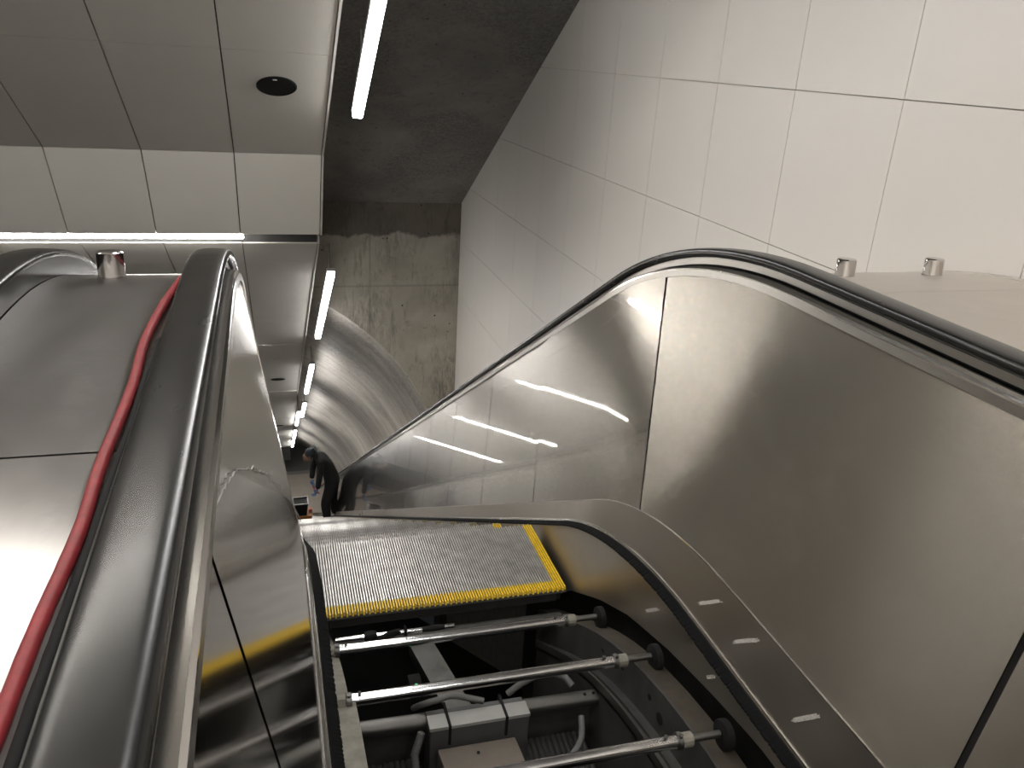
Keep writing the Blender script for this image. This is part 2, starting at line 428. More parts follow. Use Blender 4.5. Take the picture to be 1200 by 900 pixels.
dl = outer_deck(-.418, CX-.657, 'worn steel deck sheet between the left handrail and the neighbouring escalator', [-.228], -.055, 'deck')
dr = outer_deck(CX+.657, 1.892, 'steel deck right of the handrail, toned pale as a reflection of the white wall', [.06], -.068, 'deck_reflect', 7.6, 1.66)
mb = MB(); sweep(mb, P_HR, [(1.886,-.069),(1.886,-.064),(1.8975,-.064),(1.8975,-.069)], samples(-1, 7.6)); build('sealant_line', mb, 'wall_back', dr)

def deck_z(y, n0=-.055):
    lo, hi = -1.0, QE
    for _ in range(40):
        md = (lo+hi)/2
        if P_HR.off(md, 0, n0).y < y: lo = md
        else: hi = md
    return P_HR.off(lo, 0, n0).z
def knob(x, y, r, h, label):
    z = deck_z(y, -.055 if x < 0 else -.068)+.0005
    t = thing('barrier_knob', label, 'knob', (x, y, z), 'short steel knobs on the escalator decks')
    mb = MB(); mb.lathe((x, y, z), (0, .06, 1), [(0, r*.98), (.002, r), (h-.003, r), (h, r-.003), (h+.0005, .001)], 36)
    build('knob_body', mb, 'knob', t)
    mb = MB(); mb.lathe((x, y, z), (0, .06, 1), [(-.002, r+.0015), (.0012, r+.0015), (.0013, r-.002)], 36); build('base_ring', mb, 'skirt', t)
knob(-.311, 1.83, .0262, .053, 'steel knob standing on the worn left deck')
knob(1.445, 1.80, .0245, .045, 'left one of the two steel knobs on the pale right deck')
knob(1.724, 1.80, .0245, .045, 'steel knob on the right deck, the one closer to the right edge')

# red tube, and a black tube added for the left handrail's dark underside
def cable(pts, r, matn, name, label, cat, bumps=0):
    P = [Vector(p) for p in pts]; out = []
    for i in range(len(P)-1):
        p0 = P[max(i-1, 0)]; p1 = P[i]; p2 = P[i+1]; p3 = P[min(i+2, len(P)-1)]
        for k in range(8):
            t = k/8
            out.append(.5*((2*p1)+(-p0+p2)*t+(2*p0-5*p1+4*p2-p3)*t*t+(-p0+3*p1-3*p2+p3)*t**3))
    out.append(P[-1]); mb = MB(); rnd = random.Random(5)
    mb.tube(out, [r*(1+bumps*(rnd.random()-.5)) for _ in out], 12)
    return mb
rp = [(-.190,-.35),(-.188,-.1),(-.190,.2),(-.1865,.44),(-.1850,.60),(-.1800,.745),(-.1830,.885),(-.1800,1.10),(-.186,1.30),(-.1790,1.485),(-.1685,1.66),(-.1640,1.80),(-.166,2.0)]
mb = cable([(x, y, deck_z(y)+.0072) for x, y in rp], .0070, 'red_tube', '', '', '', .06)
tag(build('rubber_tube', mb, 'red_tube', loc=(-.18, .5, -.448), smooth=60), 'dark red rubber tube lying along the left handrail on the steel deck', 'tube')
bp = [(-.170,-.3),(-.1685,.1),(-.1690,.44),(-.1680,.60),(-.1660,.72),(-.1670,.85),(-.165,1.0),(-.1665,1.15),(-.165,1.3)]
mb = cable([(x, y, deck_z(y)+.0062) for x, y in bp], .0060, 'black', '', '', '', .1)
tag(build('rail_underside', mb, 'black', loc=(-.167, .5, -.45), smooth=60), 'added black tube standing for the dark underside of the left handrail', 'underside')

# ------------------------------------------------------------------ steps
def make_step():
    y0, z0 = 2.172, -1.63; W = .402; D = .405; n = 93; pitch = 2*W/n
    t = thing('escalator_step', 'topmost grooved metal step with yellow edging, behind the open pit', 'step', (CX, y0, z0-.2), 'grooved escalator steps on the slope')
    mt = MB(); my = MB()
    for k in range(n):
        x = CX-W+pitch*(k+.5); hw = pitch*.27
        side = k >= n-4
        ys = y0+.042
        def rib(mb, ya, yb, za, zb_):
            mb.hexa([(x-hw*1.15,ya,z0-.011),(x+hw*1.15,ya,z0-.011),(x+hw*1.15,yb,z0-.011),(x-hw*1.15,yb,z0-.011),
                     (x-hw,ya+za,z0),(x+hw,ya+za,z0),(x+hw,yb-zb_,z0),(x-hw,yb-zb_,z0)])
        e = .006 if k % 2 else 0
        if side: rib(my, y0-e, y0+D+e, .003, .003)
        else:
            rib(my, y0-e, ys, .003, 0); rib(mt, ys, y0+D+e, 0, .004)
        # grooved riser on the lower side, curved
        if k % 1 == 0:
            prev = None
            for j in range(7):
                a = j/6
                yy = y0+D-.012-.045*a*a; zz = z0-.012-.205*a
                if prev:
                    mt.hexa([(x-hw,prev[0]-.012,prev[1]),(x+hw,prev[0]-.012,prev[1]),(x+hw,yy-.012,zz),(x-hw,yy-.012,zz),
                             (x-hw,prev[0]+.006,prev[1]),(x+hw,prev[0]+.006,prev[1]),(x+hw,yy+.006,zz),(x-hw,yy+.006,zz)])
                prev = (yy, zz)
    build('tread', mt, 'tread', t, smooth=0)
    build('yellow_edging', my, 'yellow', t, smooth=0)
    mb = MB(); mb.box(CX-W, CX+W, y0, y0+D, z0-.022, z0-.0105)
    for j in range(6):
        a, b = j/6, (j+1)/6
        ya, yb = y0+D-.014-.045*a*a, y0+D-.014-.045*b*b
        za, zb_ = z0-.012-.205*a, z0-.012-.205*b
        mb.hexa([(CX-W,ya-.012,za),(CX+W,ya-.012,za),(CX+W,yb-.012,zb_),(CX-W,yb-.012,zb_),(CX-W,ya-.004,za),(CX+W,ya-.004,za),(CX+W,yb-.004,zb_),(CX-W,yb-.004,zb_)])
    build('step_base', mb, 'groove', t, smooth=0)
    mb = MB()
    for x in (CX-W+.01, CX+W-.025, CX-.13, CX+.12):
        mb.hexa([(x,y0+.02,z0-.06),(x+.014,y0+.02,z0-.06),(x+.014,y0+D-.07,z0-.2),(x,y0+D-.07,z0-.2),
                 (x,y0+.01,z0-.023),(x+.014,y0+.01,z0-.023),(x+.014,y0+D-.03,z0-.023),(x,y0+D-.03,z0-.023)])
    mb.box(CX-W+.03, CX+W-.03, y0+.006, y0+.018, z0-.055, z0-.023)
    build('step_frame', mb, 'frame_dark', t, smooth=0)
    return t
step0 = make_step()
M['yellow_worn'] = plain('dusty_yellow', (.30, .26, .15), .7, 0, .2, 60)
NST = int((YEND-2.2)/.4)
for k in range(1, NST):
    c = copy_tree(step0)
    c.location = step0.location+Vector((0, .4*k, -.4*TA*k))
    if k >= 2:
        for ch in c.children:
            if ch.name.startswith('yellow_edging'):
                if k == 2: worn = ch.data.copy(); worn.materials[0] = M['yellow_worn']
                ch.data = worn; ch['label'] = 'dusty yellow edging'
    c['label'] = ('second grooved step, a sliver of it just beyond the topmost one' if k == 1 else
                  'grooved metal step farther down the slope, partly hidden behind the crest')

# ------------------------------------------------------------------ the open pit
def axz(y):
    lo, hi = -1.0, QE
    for _ in range(40):
        md = (lo+hi)/2
        if P_AX.at(md)[0].y < y: lo = md
        else: hi = md
    return P_AX.at(lo)[0].z
AX = [(1.895, -1.543), (1.545, -1.405), (1.208, -1.340)]
names = ['farthest bright steel axle tube across the pit, just below the yellow-edged step',
         'middle bright steel axle tube across the pit, above the grey box',
         'nearest bright steel axle tube across the pit, cut by the lower edge']
for i, (y, z) in enumerate(AX):
    t = thing('step_axle', names[i], 'axle', (CX, y, z), 'step axle tubes across the open pit')
    mb = MB(); mb.tube([(.135, y, z), (.80, y, z)], .0142, 24); tb = build('tube', mb, 'chrome', t, smooth=60)
    for x in (.157, .765):
        mb = MB(); mb.lathe((x, y, z+.0125), (0, -.3, 1), [(0, .0035), (.007, .0035), (.0072, .0045), (.011, .0045), (.0112, .001)], 10); build('screw', mb, 'frame_grey', tb)
    mb = MB(); mb.tube([(.098, y, z), (.135, y, z)], .0088, 16); build('axle_end', mb, 'galv', t)
    mb = MB(); mb.tube([(.80, y, z), (.897, y, z)], .0088, 16); build('axle_end', mb, 'galv', t)
    mb = MB(); mb.tube([(.104, y, z), (.124, y, z)], .0155, 6); build('hex_nut', mb, 'galv_light', t, smooth=20)
    for x0, x1 in ((.127, .139), (.793, .803)):
        mb = MB(); mb.tube([(x0, y, z), (x1, y, z)], .0190, 20)
        mb.lathe((x0+.005, y-.006, z+.014), (0, -.3, 1), [(0, .004), (.012, .004), (.0122, .001)], 8)
        build('clamp_ring', mb, 'galv', t)
    mb = MB(); mb.tube([(.804, y, z), (.828, y, z)], .0165, 12); build('bushing', mb, 'galv_light', t, smooth=20)
    for xr in (.899, ):
        mb = MB(); mb.lathe((xr, y, z-.006), (1, 0, 0), [(0, .008), (0, .012), (.001, .030), (.003, .034), (.019, .034), (.021, .030), (.0212, .005)], 28); build('roller', mb, 'black', t)
    mb = MB(); mb.lathe((.078, y, z-.006), (1, 0, 0), [(0, .005), (.001, .026), (.003, .030), (.017, .030), (.019, .026), (.0192, .005)], 28); build('roller', mb, 'black', t)

def strip_along(mb, x0, x1, dz0, dz1, y0, y1, n=24, mi=0, f=axz):
    rings = []
    for k in range(n+1):
        y = y0+(y1-y0)*k/n; z = f(y)
        rings.append([(x0, y, z+dz0), (x1, y, z+dz0), (x1, y, z+dz1), (x0, y, z+dz1)])
    mb.loft([[Vector(v) for v in r] for r in rings], mi)
# left rail
mb = MB(); strip_along(mb, .101, .148, -.022, -.034, -.1, 1.545); strip_along(mb, .096, .136, -.030, -.042, 1.55, 2.3)
strip_along(mb, .1, .107, -.042, -.14, -.1, 2.3)
tag(build('guide_rail', mb, 'galv_light', loc=(.12, 1.2, -1.45), smooth=30, bevel=.001), 'pale flat zinc rail running along the left side of the pit under the axle ends', 'rail')
# right track frame
t = thing('track_frame', 'grey perforated track frame curving down the right side of the pit', 'frame', (.87, 1.3, -1.6))
mb = MB(); strip_along(mb, .869, .930, -.047, -.053, -.1, 2.3); build('roller_track', mb, 'track', t, bevel=.001)
mb = MB(); strip_along(mb, .862, .868, -.042, -.21, -.1, 2.3); wp = build('web_plate', mb, 'frame_grey', t)
mb = MB(); strip_along(mb, .806, .862, -.160, -.166, -.1, 2.15); strip_along(mb, .806, .812, -.135, -.166, -.1, 2.15); strip_along(mb, .832, .838, -.150, -.160, -.1, 2.15)
build('angle_rail', mb, 'galv', t)
mb = MB(); strip_along(mb, .812, .818, -.166, -.42, -.1, 2.15); build('lower_plate', mb, 'frame_grey', t)
for y, dz, r in ((1.75, -.085, .006), (1.62, -.09, .006), (1.46, -.09, .008), (1.40, -.115, .015), (1.33, -.135, .006), (1.28, -.085, .010), (1.10, -.09, .007), (1.06, -.12, .012)):
    mb = MB(); mb.lathe((.8605, y, axz(y)+dz), (1, 0, 0), [(0, .001), (0, r), (.002, r)], 18); build('bolt_hole', mb, 'black', wp)
# cross bar
t = thing('cross_bar', 'dull galvanised pipe crossing the pit through the grey box', 'pipe', (.5, 1.66, -1.62))
mb = MB(); mb.tube([(.15, 1.672, -1.622), (.858, 1.655, -1.622)], .0225, 24); pp = build('pipe', mb, 'galv', t, smooth=60)
for x in (.775, .80, .835):
    mb = MB(); mb.lathe((x, 1.652, -1.601), (0, -.35, 1), [(0, .001), (0, .0045), (.002, .0045), (.002, .001)], 12); build('drilled_hole', mb, 'black', pp)
mb = MB(); mb.box(.13, .862, 1.684, 1.692, -1.86, -1.64); build('rear_plate', mb, 'frame_grey', t)
# grey box
t = thing('junction_box', 'grey junction box with pale top strip mounted on the pipe in the pit', 'box', (.47, 1.64, -1.74))
mb = MB(); mb.box(.338, .600, 1.598, 1.672, -1.80, -1.592); jb = build('box_body', mb, 'box_grey', t, bevel=.002)
mb = MB(); mb.box(.336, .602, 1.597, 1.645, -1.5915, -1.582); ts = build('top_strip', mb, 'box_top', t, bevel=.001)
for x in (.385, .535):
    mb = MB(); mb.box(x, x+.007, 1.594, 1.680, -1.5815, -1.579); mb.box(x, x+.007, 1.594, 1.5975, -1.64, -1.579); mb.box(x, x+.007, 1.6765, 1.680, -1.64, -1.579); build('cable_tie', mb, 'black', ts)
mb = MB()
for k in range(16): mb.box(.40+.009*k, .405+.009*k, 1.5955, 1.5985, -1.735, -1.730)
build('label_stamp', mb, 'black', jb)
mb = MB(); mb.hexa([(.372,1.38,-1.80),(.575,1.38,-1.80),(.560,1.585,-1.80),(.356,1.585,-1.80),(.372,1.38,-1.655),(.575,1.38,-1.655),(.560,1.585,-1.640),(.356,1.585,-1.640)])
t2 = thing('control_box', 'tan box lid in front of the grey junction box at the bottom of the pit', 'box', (.46, 1.45, -1.8))
ld = build('lid', mb, 'kraft', t2, bevel=.002)
mb = MB(); mb.lathe((.455, 1.555, -1.6415), (0, -.1, 1), [(0, .001), (0, .004), (.002, .004), (.002, .001)], 12); build('keyhole', mb, 'black', ld)
# channel beam running under the box
mb = MB()
def beam(a, b, w, h, th=.008):
    a, b = Vector(a), Vector(b); d = (b-a).normalized(); s = Vector((1, 0, 0))
    for (x0, x1, n0, n1) in ((-w/2, w/2, -th, 0), (-w/2, -w/2+th, -h, -th), (w/2-th, w/2, -h, -th)):
        vs = []
        nn = d.cross(s).normalized(); nn = -nn if nn.z < 0 else nn
        for n_ in (n0, n1):
            for (p, x) in ((a, x0), (a, x1), (b, x1), (b, x0)): vs.append(p+s*x+nn*n_)
        mb.hexa(vs)
beam((.405, 2.10, -1.72), (.470, 1.60, -1.66), .075, .04)
tag(build('support_beam', mb, 'galv', loc=(.43, 1.85, -1.7)), 'short steel channel beam sloping away behind the grey junction box', 'beam')
# dark rod with rubber sling under the step
t = thing('linkage_rod', 'thin steel rod with black rubber sleeves just under the front of the step', 'rod', (.3, 2.05, -1.66))
mb = MB(); mb.tube([(.14, 2.06, -1.640), (.50, 2.06, -1.640)], .0075, 14); build('rod', mb, 'chrome', t)
for x0, x1, r in ((.225, .262, .018), (.345, .352, .020), (.40, .47, .010)):
    mb = MB(); mb.tube([(x0, 2.06, -1.640), ((x0+x1)/2, 2.06, -1.640), (x1, 2.06, -1.640)], [r*.8, r, r*.8], 18); build('rubber_sleeve', mb, 'black', t)
mb = MB(); mb.tube([(.25+.004*k+.05*math.sin(k*.25), 2.045, -1.652+.03*math.sin(k*math.pi/18)) for k in range(19)], .008, 10); build('rubber_sling', mb, 'black', t)
mb = MB(); mb.tube([(.10, 2.13, -1.72), (.88, 2.13, -1.72)], .020, 16)
tag(build('under_step_tube', mb, 'frame_grey', loc=(.5, 2.13, -1.72)), 'dark tube in the gloom under the yellow-edged step', 'tube')
# conduits
def conduit(pts, r, label, ribs=False):
    mb = cable(pts, r, '', '', '', '')
    if ribs:
        P = [Vector(p) for p in pts]; mb = MB(); n = 60; out = []; rr = []
        for k in range(n+1):
            f = k/n*(len(P)-1); i = min(int(f), len(P)-2); out.append(P[i].lerp(P[i+1], f-i)); rr.append(r*(1.0 if k % 2 else .82))
        mb.tube(out, rr, 12)
    tag(build('cable_conduit', mb, 'conduit', loc=pts[0], smooth=60), label, 'conduit')
conduit([(.320,1.74,-1.64),(.335,1.69,-1.585),(.365,1.675,-1.565),(.405,1.675,-1.557),(.44,1.67,-1.563),(.49,1.655,-1.572)], .0085, 'grey conduit looping over the back of the junction box')
conduit([(.58,1.73,-1.63),(.63,1.725,-1.590),(.68,1.72,-1.567),(.725,1.70,-1.570),(.745,1.675,-1.585)], .0095, 'grey conduit behind the pipe, right of the junction box')
conduit([(.755,1.615,-1.640),(.73,1.55,-1.66),(.66,1.50,-1.68),(.600,1.49,-1.70),(.590,1.46,-1.74),(.595,1.43,-1.775)], .0085, 'grey conduit drooping from the pipe to the right of the tan lid')
conduit([(.320,1.62,-1.61),(.300,1.60,-1.66),(.300,1.56,-1.72),(.315,1.50,-1.76),(.335,1.44,-1.80)], .011, 'ribbed conduit hanging left of the junction box', True)
# ribbed hoses in the pit floor: rows of them are one corrugated duct each
for x0, x1, lab in ((.165, .335, 'corrugated black duct at the pit bottom left of the tan lid'), (.57, .80, 'corrugated black duct at the pit bottom right of the tan lid')):
    mb = MB(); n = int((x1-x0)/.0155)
    for k in range(n): mb.tube([(x0+.0155*k+.008, 1.40, -1.79), (x0+.0155*k+.008, 1.675, -1.755)], .0085, 10)
    tag(build('corrugated_duct', mb, 'frame_grey', loc=(x0, 1.45, -1.8), smooth=60), lab, 'duct')
conduit([(.86,1.10,-1.62),(.78,1.16,-1.60),(.68,1.20,-1.63),(.60,1.19,-1.70)], .014, 'thick dark conduit beneath the nearest axle tube')
mb = MB(); mb.box(.815, .828, 1.44, 1.455, -1.86, -1.66)
tag(build('bracket', mb, 'galv', loc=(.82, 1.45, -1.86)), 'upright zinc bracket below the right end of the pipe', 'bracket')
mb = MB(); mb.lathe((.352, 1.88, -1.69), (0, -.5, 1), [(0, .0045), (.004, .004), (.006, .001)], 10)
tag(build('indicator_light', mb, 'green', loc=(.352, 1.88, -1.69)), 'tiny green indicator light glowing in the dark pit', 'light')
mb = MB(); mb.box(.335, .37, 1.875, 1.93, -1.76, -1.692)
tag(build('sensor_housing', mb, 'black', loc=(.35, 1.9, -1.76)), 'black sensor housing under the tiny green light', 'sensor')
# pit shell
mb = MB(); mb.box(-.02, 1.03, .1, 2.75, -2.72, -2.7); mb.box(-.04, -.02, .1, 2.9, -2.7, -1.30); mb.box(1.03, 1.05, .1, 2.9, -2.7, -1.30); mb.box(-.02, 1.03, .08, .1, -2.7, -1.30)
struct(build('floor', mb, 'frame_dark', smooth=0), 'dark pit trough under the missing steps')
mb = MB(); mb.box(.085, .925, -1.3, .34, -1.30, -1.265); mb.box(-4, 1.9, -6, -1.3, -1.30, -1.265)
struct(build('floor', mb, 'floor', smooth=0), 'upper landing floor')

# ------------------------------------------------------------------ white panelled wall (right)
mb = MB(); P = .58
for iy in range(-12, 11):
    ya, yb = 2.265+P*iy, 2.265+P*(iy+1)
    yb = min(yb, 8.27)
    if ya > 8.2: continue
    for iz in range(-12, 5):
        za, zb_ = -.045+.575*iz, -.045+.575*(iz+1)
        if za > 3.5-TA*ya+.2 or zb_ < -1.2-TA*max(0, ya-1): continue
        mb.box(1.9, 1.915, ya+.0016, yb-.0016, za+.0016, zb_-.0016, 0)
mb.box(1.912, 2.05, -6, 8.28, -8, 3.4, 1)
struct(build('wall_right', mb, ['white_paint', 'wall_back'], smooth=0))

# ------------------------------------------------------------------ concrete slab, head wall, vault
def slab_z(y): return min(3.41-TA*y, 3.41-TA*.6)
mb = MB()
for ya, yb in ((-6, .6), (.6, 8.3)):
    mb.hexa([(-4, ya, slab_z(ya)), (1.93, ya, slab_z(ya)), (1.93, yb, slab_z(yb)), (-4, yb, slab_z(yb)),
             (-4, ya, slab_z(ya)+.3), (1.93, ya, slab_z(ya)+.3), (1.93, yb, slab_z(yb)+.3), (-4, yb, slab_z(yb)+.3)])
struct(build('ceiling', mb, 'slab', smooth=0), 'dark sloping concrete slab')
# head wall with circular opening
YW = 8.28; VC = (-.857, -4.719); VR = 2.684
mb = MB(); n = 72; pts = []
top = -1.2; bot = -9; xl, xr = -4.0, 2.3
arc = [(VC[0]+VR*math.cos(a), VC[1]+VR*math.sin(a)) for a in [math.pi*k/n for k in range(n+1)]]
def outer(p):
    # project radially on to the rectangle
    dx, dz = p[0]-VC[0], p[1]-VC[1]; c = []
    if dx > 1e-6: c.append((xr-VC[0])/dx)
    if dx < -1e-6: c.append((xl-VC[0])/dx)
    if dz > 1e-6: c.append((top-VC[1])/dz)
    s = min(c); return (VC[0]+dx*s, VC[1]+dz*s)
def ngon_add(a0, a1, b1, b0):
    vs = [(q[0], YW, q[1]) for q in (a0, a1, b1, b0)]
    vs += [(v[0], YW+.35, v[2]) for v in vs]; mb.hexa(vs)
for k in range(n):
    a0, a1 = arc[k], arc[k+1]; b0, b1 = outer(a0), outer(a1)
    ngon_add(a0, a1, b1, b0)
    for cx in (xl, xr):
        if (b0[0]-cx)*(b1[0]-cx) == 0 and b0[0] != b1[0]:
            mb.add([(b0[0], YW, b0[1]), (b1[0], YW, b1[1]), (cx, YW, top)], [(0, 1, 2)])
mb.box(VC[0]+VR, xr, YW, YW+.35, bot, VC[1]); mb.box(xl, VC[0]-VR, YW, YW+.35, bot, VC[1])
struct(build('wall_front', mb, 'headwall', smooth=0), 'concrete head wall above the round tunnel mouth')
mb = MB(); rings = []
VE = 23.0
for y in [YW+.02+k*(VE-YW-.02)/40 for k in range(41)]:
    r = [Vector((VC[0]+VR*math.cos(a), y, VC[1]-TA*(y-YW)+VR*math.sin(a))) for a in [math.pi*(-.15+1.3*k/60) for k in range(61)]]
    r += [Vector((VC[0]+(VR+.2)*math.cos(a), y, VC[1]-TA*(y-YW)+(VR+.2)*math.sin(a))) for a in [math.pi*(-.15+1.3*k/60) for k in range(60, -1, -1)]]
    rings.append(r)
mb.loft(rings); struct(build('ceiling', mb, 'vault', smooth=40), 'barrel vault of the sloping tunnel')

# ------------------------------------------------------------------ stepped metal soffit (left)
XJ = [.33, -.163, -.656, -1.149, -1.642, -2.16]
GX = .0032
def plate(mb, x0, x1, a, b, th=.03, gy=.0015):
    a, b = Vector((0, *a)), Vector((0, *b)); d = (b-a).normalized(); n_ = Vector((0, -d.z, d.y)); n_ = n_ if n_.z > 0 else -n_
    a2, b2 = a+d*gy, b-d*gy
    mb.hexa([(x0+GX, a2.y, a2.z), (x1-GX, a2.y, a2.z), (x1-GX, b2.y, b2.z), (x0+GX, b2.y, b2.z)] +
            [(x0+GX, a2.y+n_.y*th, a2.z+n_.z*th), (x1-GX, a2.y+n_.y*th, a2.z+n_.z*th), (x1-GX, b2.y+n_.y*th, b2.z+n_.z*th), (x0+GX, b2.y+n_.y*th, b2.z+n_.z*th)])
cA0, cA, cB = 2.7, 2.4, 2.1
zc = lambda c: (lambda y: c-TA*y)
runs = []
def run(c, ys, big=()):
    for i, (a, b) in enumerate(zip(ys[:-1], ys[1:])): runs.append(((a, c-TA*a), (b, c-TA*b), .022 if i in big else .0015))
run(cA, [2.74, 3.23, 4.20, 5.17])
runs.append(((5.17, cA-TA*5.17), (5.502, -1.140), .0015))
ysB = [5.79, 6.19, 7.04, 7.92, 8.815]
run(cB, ysB)
y = 8.845
for m_ in range(4):
    run(cB, [y, y+.8, y+1.6, y+2.4, y+3.1]); y += 3.13
yBend = y
runs.append(((2.12, cA0-TA*2.12), (2.452, .93), .0015))
run(cA0, [.60, 1.15, 2.12])
zf = cA0-TA*.6
for a in (-5.4, -4.4, -3.4, -2.4, -1.4, -.4): runs.append(((a, zf), (a+1.0, zf), .0015))
mb = MB()
for a, b, g in runs:
    for x1, x0 in zip(XJ[:-1], XJ[1:]): plate(mb, x0, x1, a, b, .03, g)
struct(build('ceiling', mb, 'ceil_panel', smooth=0), 'grey metal ceiling panels stepping down the slope')
mb = MB()
for a, b, g in runs:
    A_, B_ = Vector((0, *a)), Vector((0, *b)); d = (B_-A_).normalized(); n_ = Vector((0, -d.z, d.y)); n_ = n_ if n_.z > 0 else -n_
    A2, B2 = A_-d*.0+n_*.028, B_+d*.0+n_*.028
    mb.hexa([(-2.16, A2.y, A2.z), (.325, A2.y, A2.z), (.325, B2.y, B2.z), (-2.16, B2.y, B2.z), (-2.16, A2.y+n_.y*.05, A2.z+n_.z*.05), (.325, A2.y+n_.y*.05, A2.z+n_.z*.05), (.325, B2.y+n_.y*.05, B2.z+n_.z*.05), (-2.16, B2.y+n_.y*.05, B2.z+n_.z*.05)])
# slots behind the fascias
for (ya, za, yb, zb_) in ((5.502, -1.140, 5.79, cB-TA*5.79), (2.452, .93, 2.74, cA-TA*2.74)):
    mb.box(-2.16, .325, ya+.0, yb+.06, za+.10, za+.14); mb.box(-2.16, .325, yb+.005, yb+.04, zb_, za+.11)
struct(build('ceiling', mb, 'ceil_dark', smooth=0), 'black joint backing above the ceiling panels')
# side edge trim of the soffit
mb = MB()
for a, b, g in runs:
    A_, B_ = Vector((0, *a)), Vector((0, *b)); d = (B_-A_).normalized(); n_ = Vector((0, -d.z, d.y)); n_ = n_ if n_.z > 0 else -n_
    lo = -.004
    mb.hexa([(.331, A_.y+n_.y*lo, A_.z+n_.z*lo), (.343, A_.y+n_.y*lo, A_.z+n_.z*lo), (.343, B_.y+n_.y*lo, B_.z+n_.z*lo), (.331, B_.y+n_.y*lo, B_.z+n_.z*lo)] +
            [(.331, A_.y+n_.y*.12, A_.z+n_.z*.12), (.343, A_.y+n_.y*.12, A_.z+n_.z*.12), (.343, B_.y+n_.y*.12, B_.z+n_.z*.12), (.331, B_.y+n_.y*.12, B_.z+n_.z*.12)])
struct(build('trim_1', mb, 'ceil_edge', smooth=0), 'pale edge strip of the metal ceiling')
# dark bulkhead closing the ceiling end, far below
mb = MB(); zE = cB-TA*yBend; mb.box(-2.16, .34, yBend+.02, yBend+.12, zE-.42, zE+.3); struct(build('wall_back', mb, 'frame_grey', smooth=0), 'dark bulkhead at the lower end of the ceiling')

# speakers
def speaker(c, x, y, r, label):
    z = c-TA*y; nrm = Vector((0, -TA, -1)).normalized()
    t = thing('ceiling_speaker', label, 'speaker', (x, y, z), 'round black speakers in the ceiling panels')
    mb = MB(); mb.lathe((x, y, z), nrm, [(-.02, r), (.003, r), (.0045, r-.004), (.003, r-.006), (.003, .001)], 40); build('grille', mb, 'black', t)
    mb = MB(); mb.lathe((x, y, z), nrm, [(-.001, r+.003), (.0025, r+.003), (.0025, r)], 40); build('rim', mb, 'frame_dark', t)
    return t
sp = speaker(cA, .078, 4.475, .094, 'large round black speaker in the upper ceiling panel')
mb = MB(); c_ = Vector((.07, 4.410, cA-TA*4.410)); mb.box(c_.x-.010, c_.x+.010, c_.y-.009, c_.y+.009, c_.z-.009, c_.z-.005); build('maker_tag', mb, 'box_top', sp)
speaker(cB, .050, 10.95, .094, 'small-looking black speaker in the lower ceiling, above the mid-slope')
speaker(cB, .050, 16.3, .094, 'most distant black speaker in the ceiling, near the bottom')

# ------------------------------------------------------------------ lights
def ceiling_light(x, ya, yb, c, label, w=.0265):
    t = thing('ceiling_light', label, 'light', (x, ya, c-TA*ya), 'white light bars in a line down the slope')
    d = Vector((0, 1, -TA)).normalized(); n_ = Vector((0, TA, 1)).normalized()
    def bar(w_, h0, h1):
        mb = MB(); vs = []
        for h in (h0, h1):
            for y_, sx in ((ya, -1), (ya, 1), (yb, 1), (yb, -1)):
                p = Vector((x+sx*w_, y_, c-TA*y_))+n_*h; vs.append(p)
        mb.hexa(vs); return mb
    build('diffuser', bar(w, -.02, .012), 'strip', t, smooth=0, bevel=.008)
    build('housing', bar(w+.004, .0125, .04), 'box_top', t, smooth=0)
    mb = MB()
    for y_ in (ya+.2, yb-.2): mb.tube([(x, y_, c-TA*y_+.06), (x, y_, c-TA*y_+.30)], .006, 8)
    build('bracket', mb, 'galv', t)
    return t
cL = 2.08
ceiling_light(.489, 2.36, 4.671, 2.38, 'long white light bar at the top, closest to the viewer')
ceiling_light(.489, -.15, 2.1, 2.38, 'white light bar overhead, continuing the line upward')
ceiling_light(0.460, 6.37, 8.46, cL, 'second white light bar, beside the tunnel mouth')
ceiling_light(0.463, 9.97, 12.07, cL, 'third white light bar down the slope, beyond the tunnel mouth')
ceiling_light(0.477, 13.23, 14.83, cL, 'fourth white light bar, touching the one below it')
ceiling_light(0.402, 14.36, 16.17, cL, 'white light bar offset to the left below the fourth')
ceiling_light(0.402, 17.30, 18.84, cL, 'second-last tiny light bar above the bent worker')
ceiling_light(0.398, 19.46, 21.11, cL, 'last tiny light bar above the bent worker')
# level lamps over the upper landing
def cross_light(y, z, h, x0=-1.95, x1=-.147, label='', yw=.0):
    t = thing('led_strip', label, 'light', ((x0+x1)/2, y, z), 'crosswise light strips in the ceiling steps')
    mb = MB(); mb.box(x0, x1, y-.016, y+.016+yw, z, z+h); build('diffuser', mb, 'led', t, smooth=0, bevel=.004)
    mb = MB(); mb.box(x0, x1, y-.022, y+.04+yw, z+h+.0005, z+h+.03); build('housing', mb, 'box_top', t, smooth=0)
cross_light(5.62, -1.190, .036, label='long white light strip under the ceiling step at upper left')
cross_light(2.56, .865, .036, label='white light strip overhead under the nearer ceiling step', yw=.0)
for k in range(1, 4):
    yk = 5.705+3.13*k
    cross_light(yk-.085+.0, cB-TA*yk+.035, .014, label='light strip under the %s ceiling step below, left part of the ceiling' % ('second', 'third', 'fourth')[k-1], x1=-.20, yw=-.01)
for i, y_ in enumerate((-.6, -3.0)):
    t = thing('led_strip', 'light strip over the upper landing, %s' % ('just behind the viewer' if i == 0 else 'farther back'), 'light', (-1.6, y_, zf), 'crosswise light strips in the ceiling steps')
    mb = MB(); mb.box(-2.1, .1, y_, y_+.09, zf-.05, zf-.006); build('diffuser', mb, 'led', t, smooth=0, bevel=.01)
t = thing('ceiling_light', 'white light bar above the upper landing near the white wall', 'light', (.9, -1, 2.2), 'white light bars in a line down the slope')
